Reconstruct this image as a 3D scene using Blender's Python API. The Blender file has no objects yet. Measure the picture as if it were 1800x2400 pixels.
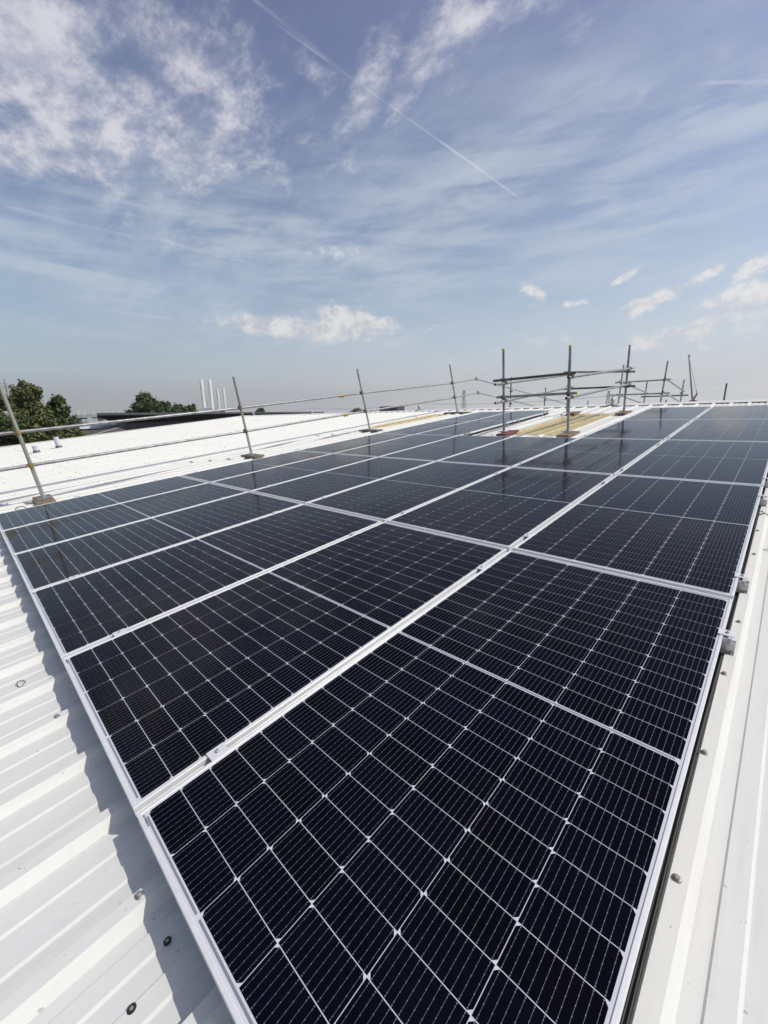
import bpy, math, random
import numpy as np
from mathutils import Vector, Matrix

random.seed(7)
scene = bpy.context.scene
col = scene.collection

# ------------------------------------------------------------------ camera
SLOPE = math.radians(5.4)                       # pitch of the roof
RX = Matrix.Rotation(SLOPE, 4, 'X')             # roof frame -> world (x right, y up the slope, z off the roof)
FPX = 957.512                                   # focal length in pixels of a 1800 px wide picture
def rodrigues(r):
    r = np.array(r); th = np.linalg.norm(r); k = r / th
    K = np.array([[0, -k[2], k[1]], [k[2], 0, -k[0]], [-k[1], k[0], 0]])
    return np.eye(3) + np.sin(th) * K + (1 - np.cos(th)) * K @ K
Rl = rodrigues((-1.2276372, -0.4383769, -0.7526452)) @ np.array([[0, 1, 0], [1, 0, 0], [0, 0, -1.]])
CAM_L = -Rl.T @ np.array((0.1011145, 1.0525641, 0.4354515))                 # camera in the roof frame
Rw = Rl @ np.array(RX.to_3x3()).T
CAM_W = np.array(RX.to_3x3()) @ CAM_L
cam_data = bpy.data.cameras.new('camera')
cam = bpy.data.objects.new('camera', cam_data); col.objects.link(cam)
M = Matrix((Rw.T @ np.diag([1, -1, -1])).tolist()).to_4x4()
M.translation = Vector(CAM_W)
cam.matrix_world = M
cam_data.sensor_fit = 'HORIZONTAL'; cam_data.sensor_width = 36
cam_data.lens = 36 * FPX / 1800
cam_data.clip_start = 0.02; cam_data.clip_end = 20000
scene.camera = cam
def at(u, v, dist):
    """world point seen at a place of the photograph, at this distance over the ground"""
    d = Rw.T @ np.array([(u - 900) / FPX, (v - 1200) / FPX, 1.0])
    t = dist / math.hypot(d[0], d[1])
    return Vector(CAM_W + t * d)
def direction(u, v):
    d = Rw.T @ np.array([(u - 900) / FPX, (v - 1200) / FPX, 1.0])
    return Vector(d).normalized()

# ------------------------------------------------------------------ sun and sky
SUN_L = Vector((0.80, 0.645, 1.0))              # towards the sun, in the roof frame
SUN = (RX.to_3x3() @ SUN_L).normalized()
sun_el = math.asin(SUN.z)
sun_az = math.atan2(SUN.x, SUN.y)
sd = bpy.data.lights.new('sun', 'SUN'); sd.energy = 3.45; sd.angle = math.radians(0.55); sd.color = (1, .965, .91)
so = bpy.data.objects.new('sun', sd); col.objects.link(so)
so.rotation_euler = (-SUN).to_track_quat('-Z', 'Y').to_euler()
scene.view_settings.view_transform = 'Standard'; scene.view_settings.look = 'None'
scene.view_settings.exposure = 0.0; scene.view_settings.gamma = 1; scene.view_settings.use_curve_mapping = False
scene.render.engine = 'CYCLES'
scene.cycles.max_bounces = 6; scene.cycles.volume_bounces = 0

world = bpy.data.worlds.new('World'); scene.world = world; world.use_nodes = True
wt = world.node_tree; wt.nodes.clear()
class NB:
    """tiny expression builder for shader nodes"""
    def __init__(s, tree): s.t = tree
    def n(s, typ, **kw):
        x = s.t.nodes.new(typ)
        for k, v in kw.items(): setattr(x, k, v)
        return x
    def put(s, sock, v):
        if isinstance(v, bpy.types.NodeSocket): s.t.links.new(v, sock)
        else: sock.default_value = v
    def math(s, op, a, b=0.0, c=0.0, clamp=False):
        x = s.n('ShaderNodeMath', operation=op, use_clamp=clamp)
        s.put(x.inputs[0], a); s.put(x.inputs[1], b); s.put(x.inputs[2], c)
        return x.outputs[0]
    def vmath(s, op, a, b=(0, 0, 0), scale=None):
        x = s.n('ShaderNodeVectorMath', operation=op)
        s.put(x.inputs[0], a); s.put(x.inputs[1], b)
        if scale is not None: s.put(x.inputs['Scale'], scale)
        return x.outputs['Value'] if op in ('DOT_PRODUCT', 'LENGTH') else x.outputs[0]
    def noise(s, vec, scale, detail=4, rough=.5, dist=0.0, out=0, lac=2.0):
        x = s.n('ShaderNodeTexNoise'); s.put(x.inputs['Vector'], vec)
        x.inputs['Scale'].default_value = scale; x.inputs['Detail'].default_value = detail
        x.inputs['Roughness'].default_value = rough; x.inputs['Distortion'].default_value = dist
        x.inputs['Lacunarity'].default_value = lac
        return x.outputs[out]
    def ramp(s, v, lo, hi, smooth=True):
        x = s.n('ShaderNodeMapRange'); x.interpolation_type = 'SMOOTHSTEP' if smooth else 'LINEAR'
        s.put(x.inputs[0], v); s.put(x.inputs[1], lo); s.put(x.inputs[2], hi)
        return x.outputs[0]
    def mix(s, f, a, b):
        x = s.n('ShaderNodeMix', data_type='RGBA')
        s.put(x.inputs[0], f)
        s.put(x.inputs[6], a if isinstance(a, bpy.types.NodeSocket) else (*a, 1)[:4])
        s.put(x.inputs[7], b if isinstance(b, bpy.types.NodeSocket) else (*b, 1)[:4])
        return x.outputs[2]
    def mapping(s, vec, scale=(1, 1, 1), rot=(0, 0, 0), loc=(0, 0, 0)):
        x = s.n('ShaderNodeMapping'); s.put(x.inputs[0], vec)
        x.inputs['Scale'].default_value = scale; x.inputs['Rotation'].default_value = rot; x.inputs['Location'].default_value = loc
        return x.outputs[0]

w = NB(wt)
tc = w.n('ShaderNodeTexCoord').outputs['Generated']
sky = w.n('ShaderNodeTexSky', sky_type='NISHITA', sun_disc=False)
sky.sun_elevation = sun_el; sky.sun_rotation = sun_az
sky.altitude = 20; sky.air_density = 1.0; sky.dust_density = 1.6; sky.ozone_density = 2.2
SKY_STRENGTH = 0.14
skyc = w.vmath('SCALE', sky.outputs[0], scale=SKY_STRENGTH)
grey = w.vmath('DOT_PRODUCT', skyc, (.25, .45, .30))
skyc = w.mix(.12, skyc, w.vmath('MULTIPLY', w.vmath('SCALE', (1, 1, 1), scale=grey), (1.02, .97, 1.0)))
tilt = w.ramp(w.vmath('DOT_PRODUCT', tc, (0, 0, 1)), .15, .75)
skyc = w.vmath('MULTIPLY', skyc, w.mix(tilt, (.93, .98, .97), (.90, .77, .87)))
ez = w.n('ShaderNodeSeparateXYZ'); wt.links.new(tc, ez.inputs[0]); el = ez.outputs[2]
# the clouds lie on a flat layer: coordinates on that layer
den = w.math('ADD', w.math('MAXIMUM', el, 0.0), 0.12)
inv = w.math('DIVIDE', 1.0, den)
lay = w.vmath('SCALE', tc, scale=inv)
# low haze
hz = w.math('POWER', w.math('SUBTRACT', 1.0, w.math('MAXIMUM', el, 0.0), clamp=True), 6.6)
hz = w.math('MULTIPLY', hz, 0.96)
hazec = w.mix(w.ramp(w.vmath('DOT_PRODUCT', tc, tuple(direction(1700, 900))), .2, 1.0), (.50, .495, .485), (.82, .81, .79))
c0 = w.mix(hz, skyc, hazec)
def blob(u, v, ru, rv, rot=0.0):
    """soft elliptical region of the sky around a direction, radii in photograph pixels"""
    c = direction(u, v)
    cr, sr = math.cos(rot), math.sin(rot)
    ax = (direction(u + 8 * cr, v + 8 * sr) - c); ay = (direction(u - 8 * sr, v + 8 * cr) - c)
    kx = 1 / (ax.length / 8 * ru); ky = 1 / (ay.length / 8 * rv)
    ax.normalize(); ay.normalize()
    dx = w.math('MULTIPLY', w.math('SUBTRACT', w.vmath('DOT_PRODUCT', tc, tuple(ax)), c.dot(ax)), kx)
    dy = w.math('MULTIPLY', w.math('SUBTRACT', w.vmath('DOT_PRODUCT', tc, tuple(ay)), c.dot(ay)), ky)
    r2 = w.math('ADD', w.math('MULTIPLY', dx, dx), w.math('MULTIPLY', dy, dy))
    g = w.math('EXPONENT', w.math('MULTIPLY', r2, -1.0))
    front = w.math('GREATER_THAN', w.vmath('DOT_PRODUCT', tc, tuple(c)), 0.0)
    return w.math('MULTIPLY', g, front)
def top_of(lst):
    m = None
    for (u, v, ru, rv, rot, k) in lst:
        b = w.math('MULTIPLY', blob(u, v, ru, rv, rot), k)
        m = b if m is None else w.math('MAXIMUM', m, b)
    return m
# thin high veil
n_big = w.noise(w.mapping(lay, (1, 1.5, 1), (0, 0, math.radians(35))), .9, 4, .55, .5)
n_fib = w.noise(w.mapping(lay, (1.0, 3.0, 1), (0, 0, math.radians(52))), 2.0, 9, .64, .30)
n_low = w.noise(w.mapping(tc, (1, 1, 6.5)), 4.2, 9, .62, .45)
veil = w.math('MULTIPLY', w.ramp(w.math('ADD', w.math('MULTIPLY', n_big, .6), w.math('MULTIPLY', n_fib, .45)), .43, .78), .46)
midband = w.math('MULTIPLY', w.ramp(el, .02, .16), w.math('SUBTRACT', 1.0, w.ramp(el, .30, .62)))
veil_low = w.math('MULTIPLY', w.math('MULTIPLY', w.ramp(n_low, .42, .72), midband), .36)
# broken cloud masses, each where the photograph shows it
n_puff = w.noise(w.mapping(lay, (1.0, 1.45, 1), (0, 0, math.radians(62))), 7.5, 9, .66, .05)
n_mid = w.noise(w.mapping(lay, (1.0, 1.5, 1), (0, 0, math.radians(40)), (7, 2, 0)), 2.2, 5, .6, .2)
mass = top_of([(40, 90, 400, 230, .15, 1.05), (400, 120, 280, 170, .2, .72), (50, 330, 300, 110, -.25, .86), (400, 265, 230, 95, .2, .72), (590, 340, 150, 60, .6, .52),
               (880, 195, 170, 60, -.75, .80), (1010, 80, 220, 70, -.65, .78), (1180, 10, 260, 55, -.1, .62), (740, 150, 110, 60, .2, .5)])
tex = w.math('ADD', w.math('MULTIPLY', w.math('SUBTRACT', n_puff, .5), 1.75), w.math('MULTIPLY', w.math('SUBTRACT', n_mid, .5), 1.0))
m1 = w.math('MULTIPLY', w.ramp(w.math('ADD', mass, tex), .16, 1.05), .86)
low = top_of([(820, 755, 125, 34, 0.04, 1.12), (800, 738, 75, 30, .0, 1.15), (690, 768, 230, 32, .0, .98), (585, 768, 50, 18, 0, .95), (1255, 688, 52, 20, .5, .85), (1320, 712, 110, 13, .15, .70),
              (1270, 800, 150, 30, -.05, .42), (1660, 800, 230, 45, 0, .52), (1540, 702, 140, 24, -.25, .95), (1765, 685, 130, 40, .2, 1.02), (1620, 780, 260, 36, 0, .78), (1690, 690, 50, 16, .5, .85),
              (1770, 625, 75, 28, -.2, 1.0), (1675, 635, 32, 14, 0, 1.1), (1465, 650, 46, 12, -.3, 1.0), (1010, 768, 44, 8, -.3, .75), (775, 590, 110, 24, 0, .5)])
n_cu = w.noise(w.mapping(tc, (1, 1, 1.35)), 23, 10, .68, .0)
m2 = w.math('MULTIPLY', w.ramp(w.math('ADD', low, w.math('MULTIPLY', w.math('SUBTRACT', n_cu, .5), 1.75)), .36, .95), .88)
bank = w.math('MULTIPLY', top_of([(700, 785, 330, 42, 0, .75), (1650, 810, 480, 80, 0, .8), (1250, 820, 240, 50, 0, .55), (1600, 380, 420, 160, -.3, .50), (1350, 230, 240, 110, .2, .30), (700, 590, 480, 70, .05, .62), (250, 650, 480, 80, .05, .50), (1050, 480, 380, 120, -.2, .55), (450, 530, 300, 30, .1, .45), (1500, 650, 400, 60, 0, .3)]), w.ramp(w.math('ADD', w.math('MULTIPLY', n_low, .6), w.math('MULTIPLY', n_fib, .4)), .34, .62))
# vapour trails: straight lines across the sky
n_tr = w.noise(tc, 13, 4)
wob = w.math('MULTIPLY', w.math('SUBTRACT', n_tr, .5), .0035); brk = w.ramp(n_tr, .28, .62)
def trail(p, q, width, k):
    a, b = direction(*p), direction(*q)
    nrm = a.cross(b).normalized(); mid = (a + b).normalized(); half = math.acos(max(-1, min(1, a.dot(mid))))
    d = w.math('ABSOLUTE', w.math('ADD', w.vmath('DOT_PRODUCT', tc, tuple(nrm)), wob))
    core = w.math('SUBTRACT', 1.0, w.ramp(d, 0.0, width))
    ends = w.ramp(w.vmath('DOT_PRODUCT', tc, tuple(mid)), math.cos(half * 1.05), math.cos(half * .8))
    return w.math('MULTIPLY', w.math('MULTIPLY', core, ends), w.math('MULTIPLY', brk, k))
tr = None
for a in [((640, 50), (1225, 470), .0028, .58), ((560, -30), (880, 225), .0042, .24), ((0, 480), (330, 560), .0035, .24), ((330, 550), (600, 622), .0035, .36), ((0, 565), (150, 590), .004, .2),
          ((215, 722), (430, 752), .0045, .32), ((1590, 196), (1830, 190), .0035, .42), ((330, 520), (760, 520), .010, .14)]:
    x = trail(*a); tr = x if tr is None else w.math('MAXIMUM', tr, x)
c1 = w.mix(veil, c0, (.46, .56, .70))
c1 = w.mix(veil_low, c1, (.56, .63, .72))
c1 = w.mix(bank, c1, (.62, .68, .75))
cloudc = w.mix(w.ramp(n_puff, .36, .66), (.42, .44, .56), (.76, .75, .80))
c1 = w.mix(m1, c1, cloudc)
c1 = w.mix(tr, c1, (.66, .69, .80))
c1 = w.mix(m2, c1, w.mix(w.ramp(n_cu, .35, .6), (.58, .58, .61), (.86, .85, .84)))
bg = w.n('ShaderNodeBackground'); wt.links.new(c1, bg.inputs[0]); bg.inputs[1].default_value = 1.0
wo = w.n('ShaderNodeOutputWorld'); wt.links.new(bg.outputs[0], wo.inputs[0])

# ------------------------------------------------------------------ materials
def material(name):
    m = bpy.data.materials.new(name); m.use_nodes = True
    b = m.node_tree.nodes['Principled BSDF']
    return m, NB(m.node_tree), b
def plain(name, rgb, rough=.5, metal=0.0, var=0.0, scale=8.0, bump=0.0, bscale=40.0, coat=0.0, rgb2=None, lo=.35, hi=.7, stretch=(1, 1, 1), spec=.5):
    m, n, b = material(name)
    tcx = n.mapping(n.n('ShaderNodeTexCoord').outputs['Object'], stretch)
    if var or rgb2:
        f = n.ramp(n.noise(tcx, scale, 6, .6), lo, hi)
        r2 = rgb2 or tuple(c * (1 - var) for c in rgb)
        n.t.links.new(n.mix(f, rgb, r2), b.inputs['Base Color'])
    else: b.inputs['Base Color'].default_value = (*rgb, 1)
    b.inputs['Roughness'].default_value = rough; b.inputs['Metallic'].default_value = metal
    b.inputs['Specular IOR Level'].default_value = spec
    if coat: b.inputs['Coat Weight'].default_value = coat; b.inputs['Coat Roughness'].default_value = .04
    if bump:
        bn = n.n('ShaderNodeBump'); bn.inputs['Strength'].default_value = bump; bn.inputs['Distance'].default_value = .002
        n.t.links.new(n.noise(tcx, bscale, 5, .6), bn.inputs['Height']); n.t.links.new(bn.outputs[0], b.inputs['Normal'])
    return m

def roof_paint():
    m, n, b = material('white_roof_paint')
    geo = n.n('ShaderNodeNewGeometry').outputs['Position']
    tcx = geo
    big = n.ramp(n.noise(tcx, 1.7, 5, .6), .35, .75)
    streak = n.ramp(n.noise(n.mapping(tcx, (14, .8, 1)), 2.0, 5, .65), .42, .78)
    grime = n.ramp(n.noise(tcx, 26, 6, .65), .54, .80)
    fleck = n.ramp(n.noise(tcx, 230, 2, .5), .70, .76)
    spot = n.ramp(n.noise(n.mapping(tcx, (1, 1, 1), loc=(5, 3, 1)), 52, 2, .4), .735, .765)
    base = n.mix(n.math('MULTIPLY', big, .9), (.665, .675, .625), (.70, .685, .615))
    base = n.mix(n.math('MULTIPLY', streak, .42), base, (.54, .54, .50))
    base = n.mix(n.math('MULTIPLY', grime, .28), base, (.50, .51, .47))
    base = n.mix(n.math('MULTIPLY', fleck, .38), base, (.38, .36, .32))
    base = n.mix(n.math('MULTIPLY', spot, .5), base, (.25, .25, .22))
    n.t.links.new(base, b.inputs['Base Color'])
    b.inputs['Roughness'].default_value = .6; b.inputs['Specular IOR Level'].default_value = .22
    bn = n.n('ShaderNodeBump'); bn.inputs['Strength'].default_value = .22; bn.inputs['Distance'].default_value = .0012
    hh = n.math('ADD', n.noise(tcx, 420, 2, .6), n.math('MULTIPLY', n.noise(tcx, 9, 3, .5), 6.0))
    n.t.links.new(hh, bn.inputs['Height']); n.t.links.new(bn.outputs[0], b.inputs['Normal'])
    return m

def cell_mat():
    m, n, b = material('solar_cell_silicon')
    uv = n.n('ShaderNodeTexCoord').outputs['UV']
    s = n.n('ShaderNodeSeparateXYZ'); n.t.links.new(uv, s.inputs[0]); U, V = s.outputs[0], s.outputs[1]
    # ten round wires across the cell, with solder pads along each
    fu = n.math('ABSOLUTE', n.math('SUBTRACT', n.math('FRACT', n.math('MULTIPLY', U, 10.0)), .5))
    wire = n.math('LESS_THAN', fu, .018)
    fv = n.math('ABSOLUTE', n.math('SUBTRACT', n.math('FRACT', n.math('ADD', n.math('MULTIPLY', V, 5.0), .0)), .5))
    pad = n.math('MULTIPLY', n.math('LESS_THAN', fu, .055), n.math('LESS_THAN', fv, .055))
    edge = n.math('MULTIPLY', n.math('LESS_THAN', fu, .07), n.math('GREATER_THAN', n.math('ABSOLUTE', n.math('SUBTRACT', V, .5)), .455))
    edge = n.math('MULTIPLY', edge, n.math('LESS_THAN', n.math('ABSOLUTE', n.math('SUBTRACT', V, .5)), .475))
    mask = n.math('MAXIMUM', n.math('MAXIMUM', wire, pad), edge)
    geo = n.n('ShaderNodeNewGeometry').outputs['Position']
    tint = n.ramp(n.noise(n.mapping(geo, (1, 1, 1)), 1.6, 3, .6), .35, .65)
    rnd = n.n('ShaderNodeObjectInfo').outputs['Random']
    dark = n.mix(tint, (.0012, .0015, .0042), (.0018, .0018, .0028))
    dark = n.mix(n.math('MULTIPLY', rnd, .6), dark, (.002, .003, .010))
    dust = n.ramp(n.noise(geo, 15, 8, .7), .35, .9)
    dark = n.mix(n.math('MULTIPLY', dust, .006), dark, (.30, .28, .25))
    colr = n.mix(mask, dark, (.24, .24, .255))
    n.t.links.new(n.math('ADD', n.math('MULTIPLY', n.ramp(n.noise(n.mapping(geo, (1, .5, 1)), 3.2, 6, .65), .4, .8), .07), .075), b.inputs['Coat Roughness'])
    n.t.links.new(colr, b.inputs['Base Color'])
    n.t.links.new(n.math('MULTIPLY', mask, .55), b.inputs['Metallic'])
    b.inputs['Roughness'].default_value = .42
    b.inputs['Specular IOR Level'].default_value = .0
    b.inputs['Coat Weight'].default_value = 1.0; b.inputs['Coat Roughness'].default_value = .10
    b.inputs['Coat IOR'].default_value = 1.17
    return m
MAT = dict(
    roof=roof_paint(), cell=cell_mat(),
    alu=plain('anodised_aluminium', (.78, .785, .76), .42, .22, .08, 30, .10, 300, stretch=(1, 1, 1)),
    mill=plain('mill_aluminium', (.56, .56, .54), .40, .85, .30, 25),
    backsheet=plain('white_backsheet', (.60, .605, .62), .4, 0, coat=.8),
    ribbon=plain('tinned_ribbon', (.42, .42, .44), .35, .6, coat=.8),
    black=plain('black_rubber', (.016, .016, .017), .6),
    filler=plain('black_foam', (.01, .01, .01), .9),
    steel=plain('galvanised_steel', (.36, .365, .37), .48, .55, rgb2=(.22, .22, .215), scale=9, bump=.15, bscale=60, stretch=(1, 1, .6)),
    oldsteel=plain('weathered_steel_tube', (.34, .335, .29), .55, .4, rgb2=(.20, .175, .13), scale=6, lo=.4, hi=.75, bump=.2, bscale=60, stretch=(1, 1, .5)),
    darksteel=plain('dark_steel_tube', (.15, .155, .16), .5, .5, rgb2=(.09, .09, .09), scale=7),
    coupler=plain('forged_coupler', (.16, .15, .13), .55, .5, rgb2=(.26, .20, .10), scale=14),
    brass=plain('yellow_passivated_coupler', (.46, .36, .14), .42, .6, rgb2=(.28, .22, .10), scale=14),
    zinc=plain('zinc_bolt', (.5, .5, .49), .35, .9),
    zinc2=plain('dull_screw_head', (.38, .37, .34), .55, .4, rgb2=(.18, .17, .15), scale=90),
    board=plain('scaffold_board', (.25, .175, .11), .8, 0, rgb2=(.14, .105, .075), scale=7, bump=.5, bscale=30, stretch=(1, 1, 1)),
    greyboard=plain('grey_scaffold_board', (.20, .18, .13), .85, 0, rgb2=(.11, .10, .07), scale=9, bump=.5, bscale=30),
    redboard=plain('red_painted_board', (.12, .016, .018), .7, 0, rgb2=(.24, .13, .11), scale=9),
    yellow=plain('yellow_plastic', (.62, .60, .08), .5),
    grp=plain('yellowed_rooflight', (.56, .46, .22), .4, 0, rgb2=(.38, .29, .11), scale=5, lo=.35, hi=.75, bump=.3, bscale=50, stretch=(3, .8, 1)),
    grp2=plain('faded_rooflight', (.64, .62, .50), .4, 0, rgb2=(.50, .47, .34), scale=5, stretch=(3, .8, 1)),
    flash=plain('grey_flashing', (.40, .41, .41), .5, .1, rgb2=(.33, .34, .34), scale=3),
    leaf=None, bark=plain('bark', (.10, .075, .05), .9, 0, rgb2=(.05, .04, .03), scale=5, bump=.6, bscale=20),
    wall=plain('grey_wall_cladding', (.055, .056, .058), .6, 0, var=.15, scale=.5),
    darkroof=plain('dark_grey_roof_metal', (.075, .078, .085), .45, .1, var=.2, scale=.3),
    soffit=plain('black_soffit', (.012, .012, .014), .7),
    brownroof=plain('brown_corrugated_roof', (.105, .078, .062), .85, 0, rgb2=(.06, .045, .035), scale=1.2, bump=.6, bscale=6),
    whiteroof=plain('far_white_roof', (.66, .67, .68), .6, 0, var=.1, scale=.4),
    concrete=plain('concrete', (.30, .30, .29), .8, 0, var=.25, scale=.3),
    pylon=plain('white_bridge_paint', (.90, .88, .84), .6),
    lattice=plain('lattice_steel', (.20, .20, .20), .7),
    cranered=plain('red_crane_paint', (.36, .06, .045), .6), cranewhite=plain('white_crane_paint', (.5, .48, .47), .6),
    ground=plain('ground_grass_and_tarmac', (.055, .070, .035), .95, 0, rgb2=(.09, .085, .07), scale=.02),
    asphalt=plain('asphalt', (.05, .05, .052), .9, 0, var=.2, scale=.3),
    ink=plain('printed_label_ink', (.09, .09, .10), .6, coat=.5),
    brick=plain('pale_cladding', (.35, .36, .36), .6, 0, var=.1, scale=.4),
)
def leaf_mat(name, a, bcol, c):
    m, n, b = material(name)
    geo = n.n('ShaderNodeNewGeometry').outputs['Position']
    f = n.ramp(n.noise(geo, .55, 4, .6), .35, .65); g = n.ramp(n.noise(geo, 3.2, 3, .6), .35, .7)
    n.t.links.new(n.mix(g, n.mix(f, a, bcol), c), b.inputs['Base Color'])
    b.inputs['Roughness'].default_value = .6; b.inputs['Specular IOR Level'].default_value = .25
    b.inputs['Transmission Weight'].default_value = 0.0
    return m
MAT['leaf'] = leaf_mat('olive_green_leaves', (.10, .12, .035), (.045, .07, .02), (.15, .15, .06))
MAT['leaf2'] = leaf_mat('mid_green_leaves', (.060, .095, .028), (.035, .060, .018), (.085, .115, .035))

# ------------------------------------------------------------------ mesh building
class MB:
    def __init__(s): s.v = []; s.f = []; s.uv = None
    def add(s, vs, fs):
        o = len(s.v); s.v += [tuple(map(float, p)) for p in vs]; s.f += [tuple(i + o for i in f) for f in fs]
    def box(s, c, size, rot=None, taper=1.0):
        sx, sy, sz = [d / 2 for d in size]; vs = []
        for z, k in ((-sz, 1), (sz, taper)):
            for x, y in ((-sx, -sy), (sx, -sy), (sx, sy), (-sx, sy)): vs.append(Vector((x * k, y * k, z)))
        if rot is not None: vs = [rot @ p for p in vs]
        c = Vector(c); s.add([p + c for p in vs], [(0, 3, 2, 1), (4, 5, 6, 7), (0, 1, 5, 4), (1, 2, 6, 5), (2, 3, 7, 6), (3, 0, 4, 7)])
    def tube(s, a, b, r, seg=16, r2=None, hollow=False, caps=True):
        a = Vector(a); b = Vector(b); d = (b - a).normalized(); r2 = r if r2 is None else r2
        x = d.orthogonal().normalized(); y = d.cross(x); vs = []
        for p, q in ((a, r), (b, r2)):
            for i in range(seg):
                t = 2 * math.pi * i / seg; vs.append(p + (x * math.cos(t) + y * math.sin(t)) * q)
        fs = [(i, (i + 1) % seg, seg + (i + 1) % seg, seg + i) for i in range(seg)]
        if hollow:
            o = len(vs)
            for p, q, off in ((a, r * .84, 0), (b, r2 * .84, 0), (a, r * .84, .12), (b, r2 * .84, -.12)):
                for i in range(seg):
                    t = 2 * math.pi * i / seg; vs.append(p + d * off + (x * math.cos(t) + y * math.sin(t)) * q)
            for i in range(seg):
                j = (i + 1) % seg
                fs += [(j, i, o + i, o + j), (seg + i, seg + j, o + seg + j, o + seg + i), (o + j, o + i, o + 2 * seg + i, o + 2 * seg + j), (o + seg + i, o + seg + j, o + 3 * seg + j, o + 3 * seg + i)]
            fs += [tuple(o + 2 * seg + i for i in reversed(range(seg))), tuple(o + 3 * seg + i for i in range(seg))]
        elif caps: fs += [tuple(reversed(range(seg))), tuple(range(seg, 2 * seg))]
        s.add(vs, fs)
    def path(s, pts, r, seg=8):
        pts = [Vector(p) for p in pts]; vs = []; n = len(pts); x = None
        for i, p in enumerate(pts):
            d = (pts[min(i + 1, n - 1)] - pts[max(i - 1, 0)]).normalized()
            x = d.orthogonal().normalized() if x is None else (x - d * x.dot(d)).normalized()
            y = d.cross(x)
            for k in range(seg):
                t = 2 * math.pi * k / seg; vs.append(p + (x * math.cos(t) + y * math.sin(t)) * r)
        fs = [(i * seg + k, i * seg + (k + 1) % seg, (i + 1) * seg + (k + 1) % seg, (i + 1) * seg + k) for i in range(n - 1) for k in range(seg)]
        fs += [tuple(reversed(range(seg))), tuple(range((n - 1) * seg, n * seg))]
        s.add(vs, fs)
    def lathe(s, c, prof, seg=12):
        vs = []; c = Vector(c)
        for r, z in prof:
            for i in range(seg):
                t = 2 * math.pi * (i + .5) / seg; vs.append(c + Vector((r * math.cos(t), r * math.sin(t), z)))
        n = len(prof)
        fs = [(k * seg + i, k * seg + (i + 1) % seg, (k + 1) * seg + (i + 1) % seg, (k + 1) * seg + i) for k in range(n - 1) for i in range(seg)]
        fs += [tuple(reversed(range(seg))), tuple(range((n - 1) * seg, n * seg))]
        s.add(vs, fs)
    def strip(s, prof, y0, y1, yn=1):
        """cross-section in x,z swept along y"""
        n = len(prof); vs = []
        for k in range(yn + 1):
            y = y0 + (y1 - y0) * k / yn
            vs += [(x, y, z) for x, z in prof]
        s.add(vs, [(k * n + i, k * n + i + 1, (k + 1) * n + i + 1, (k + 1) * n + i) for k in range(yn) for i in range(n - 1)])
    def mesh(s, name, mat, smooth=False):
        me = bpy.data.meshes.new(name); me.from_pydata(s.v, [], s.f)
        if s.uv:
            ul = me.uv_layers.new(name='UVMap'); ul.data.foreach_set('uv', [c for p in s.uv for c in p])
        me.materials.append(mat); me.update()
        if smooth: 
            me.shade_smooth()
            try: me.set_sharp_from_angle(angle=math.radians(40))
            except Exception: pass
        return me
    def build(s, name, mat, parent=None, smooth=False, label=None, kind=None, bevel=0):
        o = bpy.data.objects.new(name, s.mesh(name, mat, smooth)); col.objects.link(o)
        if parent is not None: o.parent = parent
        if label: o['label'] = label
        if kind: o['kind'] = kind
        if bevel:
            b = o.modifiers.new('bevel', 'BEVEL'); b.width = bevel; b.segments = 2; b.limit_method = 'ANGLE'
        return o
def tag(o, label=None, cat=None, group=None, kind=None):
    if label: o['label'] = label
    if cat: o['category'] = cat
    if group: o['group'] = group
    if kind: o['kind'] = kind
    return o
def thing(name, label, cat, loc=(0, 0, 0), group=None, roof=False, rotz=0.0):
    """an Empty at the thing's base; with roof=True the place and the turn are given in the roof frame"""
    o = bpy.data.objects.new(name, None); col.objects.link(o); o.empty_display_size = .1
    if roof: o.matrix_world = RX @ Matrix.Translation(loc) @ Matrix.Rotation(rotz, 4, 'Z')
    else: o.matrix_world = Matrix.Translation(loc) @ Matrix.Rotation(rotz, 4, 'Z')
    return tag(o, label, cat, group)
def copy_tree(root, matrix, label=None):
    r = root.copy(); col.objects.link(r); r.matrix_world = matrix
    if label: r['label'] = label
    for ch in root.children:
        c = ch.copy(); col.objects.link(c); c.parent = r
        for g in ch.children:
            d = g.copy(); col.objects.link(d); d.parent = c
    return r
def L2W(p): return RX @ Vector(p)
ORD = ['first', 'second', 'third', 'fourth', 'fifth', 'sixth', 'seventh', 'eighth', 'ninth', 'tenth', 'eleventh', 'twelfth', 'thirteenth', 'fourteenth', 'fifteenth']

# ------------------------------------------------------------------ ground
g = MB(); g.add([(-9000, -3000, -7.6), (9000, -3000, -7.6), (9000, 12000, -7.6), (-9000, 12000, -7.6)], [(0, 1, 2, 3)])
tag(g.build('ground', MAT['ground']), kind='structure')

# ------------------------------------------------------------------ the roof we stand on
PITCH = .3375; CROWN = -.08; PAN = -.112; COVER = 3 * PITCH
X_VERGE = -25.75; Y0 = -2.9; YR = 13.72
def rib_profile(lift=0.0, ribs=3, start=0, lap=True):
    """one roofing sheet: three ribs, two shallow stiffeners in every pan"""
    pr = []
    for k in range(ribs):
        x = k * PITCH
        pr += [(x + .004, PAN), (x + .024, CROWN), (x + .060, CROWN), (x + .083, PAN), (x + .119, PAN), (x + .1235, PAN + .0048), (x + .170, PAN + .0048),
               (x + .178, PAN), (x + .228, PAN), (x + .2325, PAN + .0048), (x + .279, PAN + .0048), (x + .287, PAN)]
    if lap:
        x = ribs * PITCH
        pr += [(x + .004, PAN + .002), (x + .024, CROWN + .0016), (x + .0615, CROWN + .0016), (x + .070, PAN + .020)]
    return [(x, z + lift) for x, z in pr]
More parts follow.
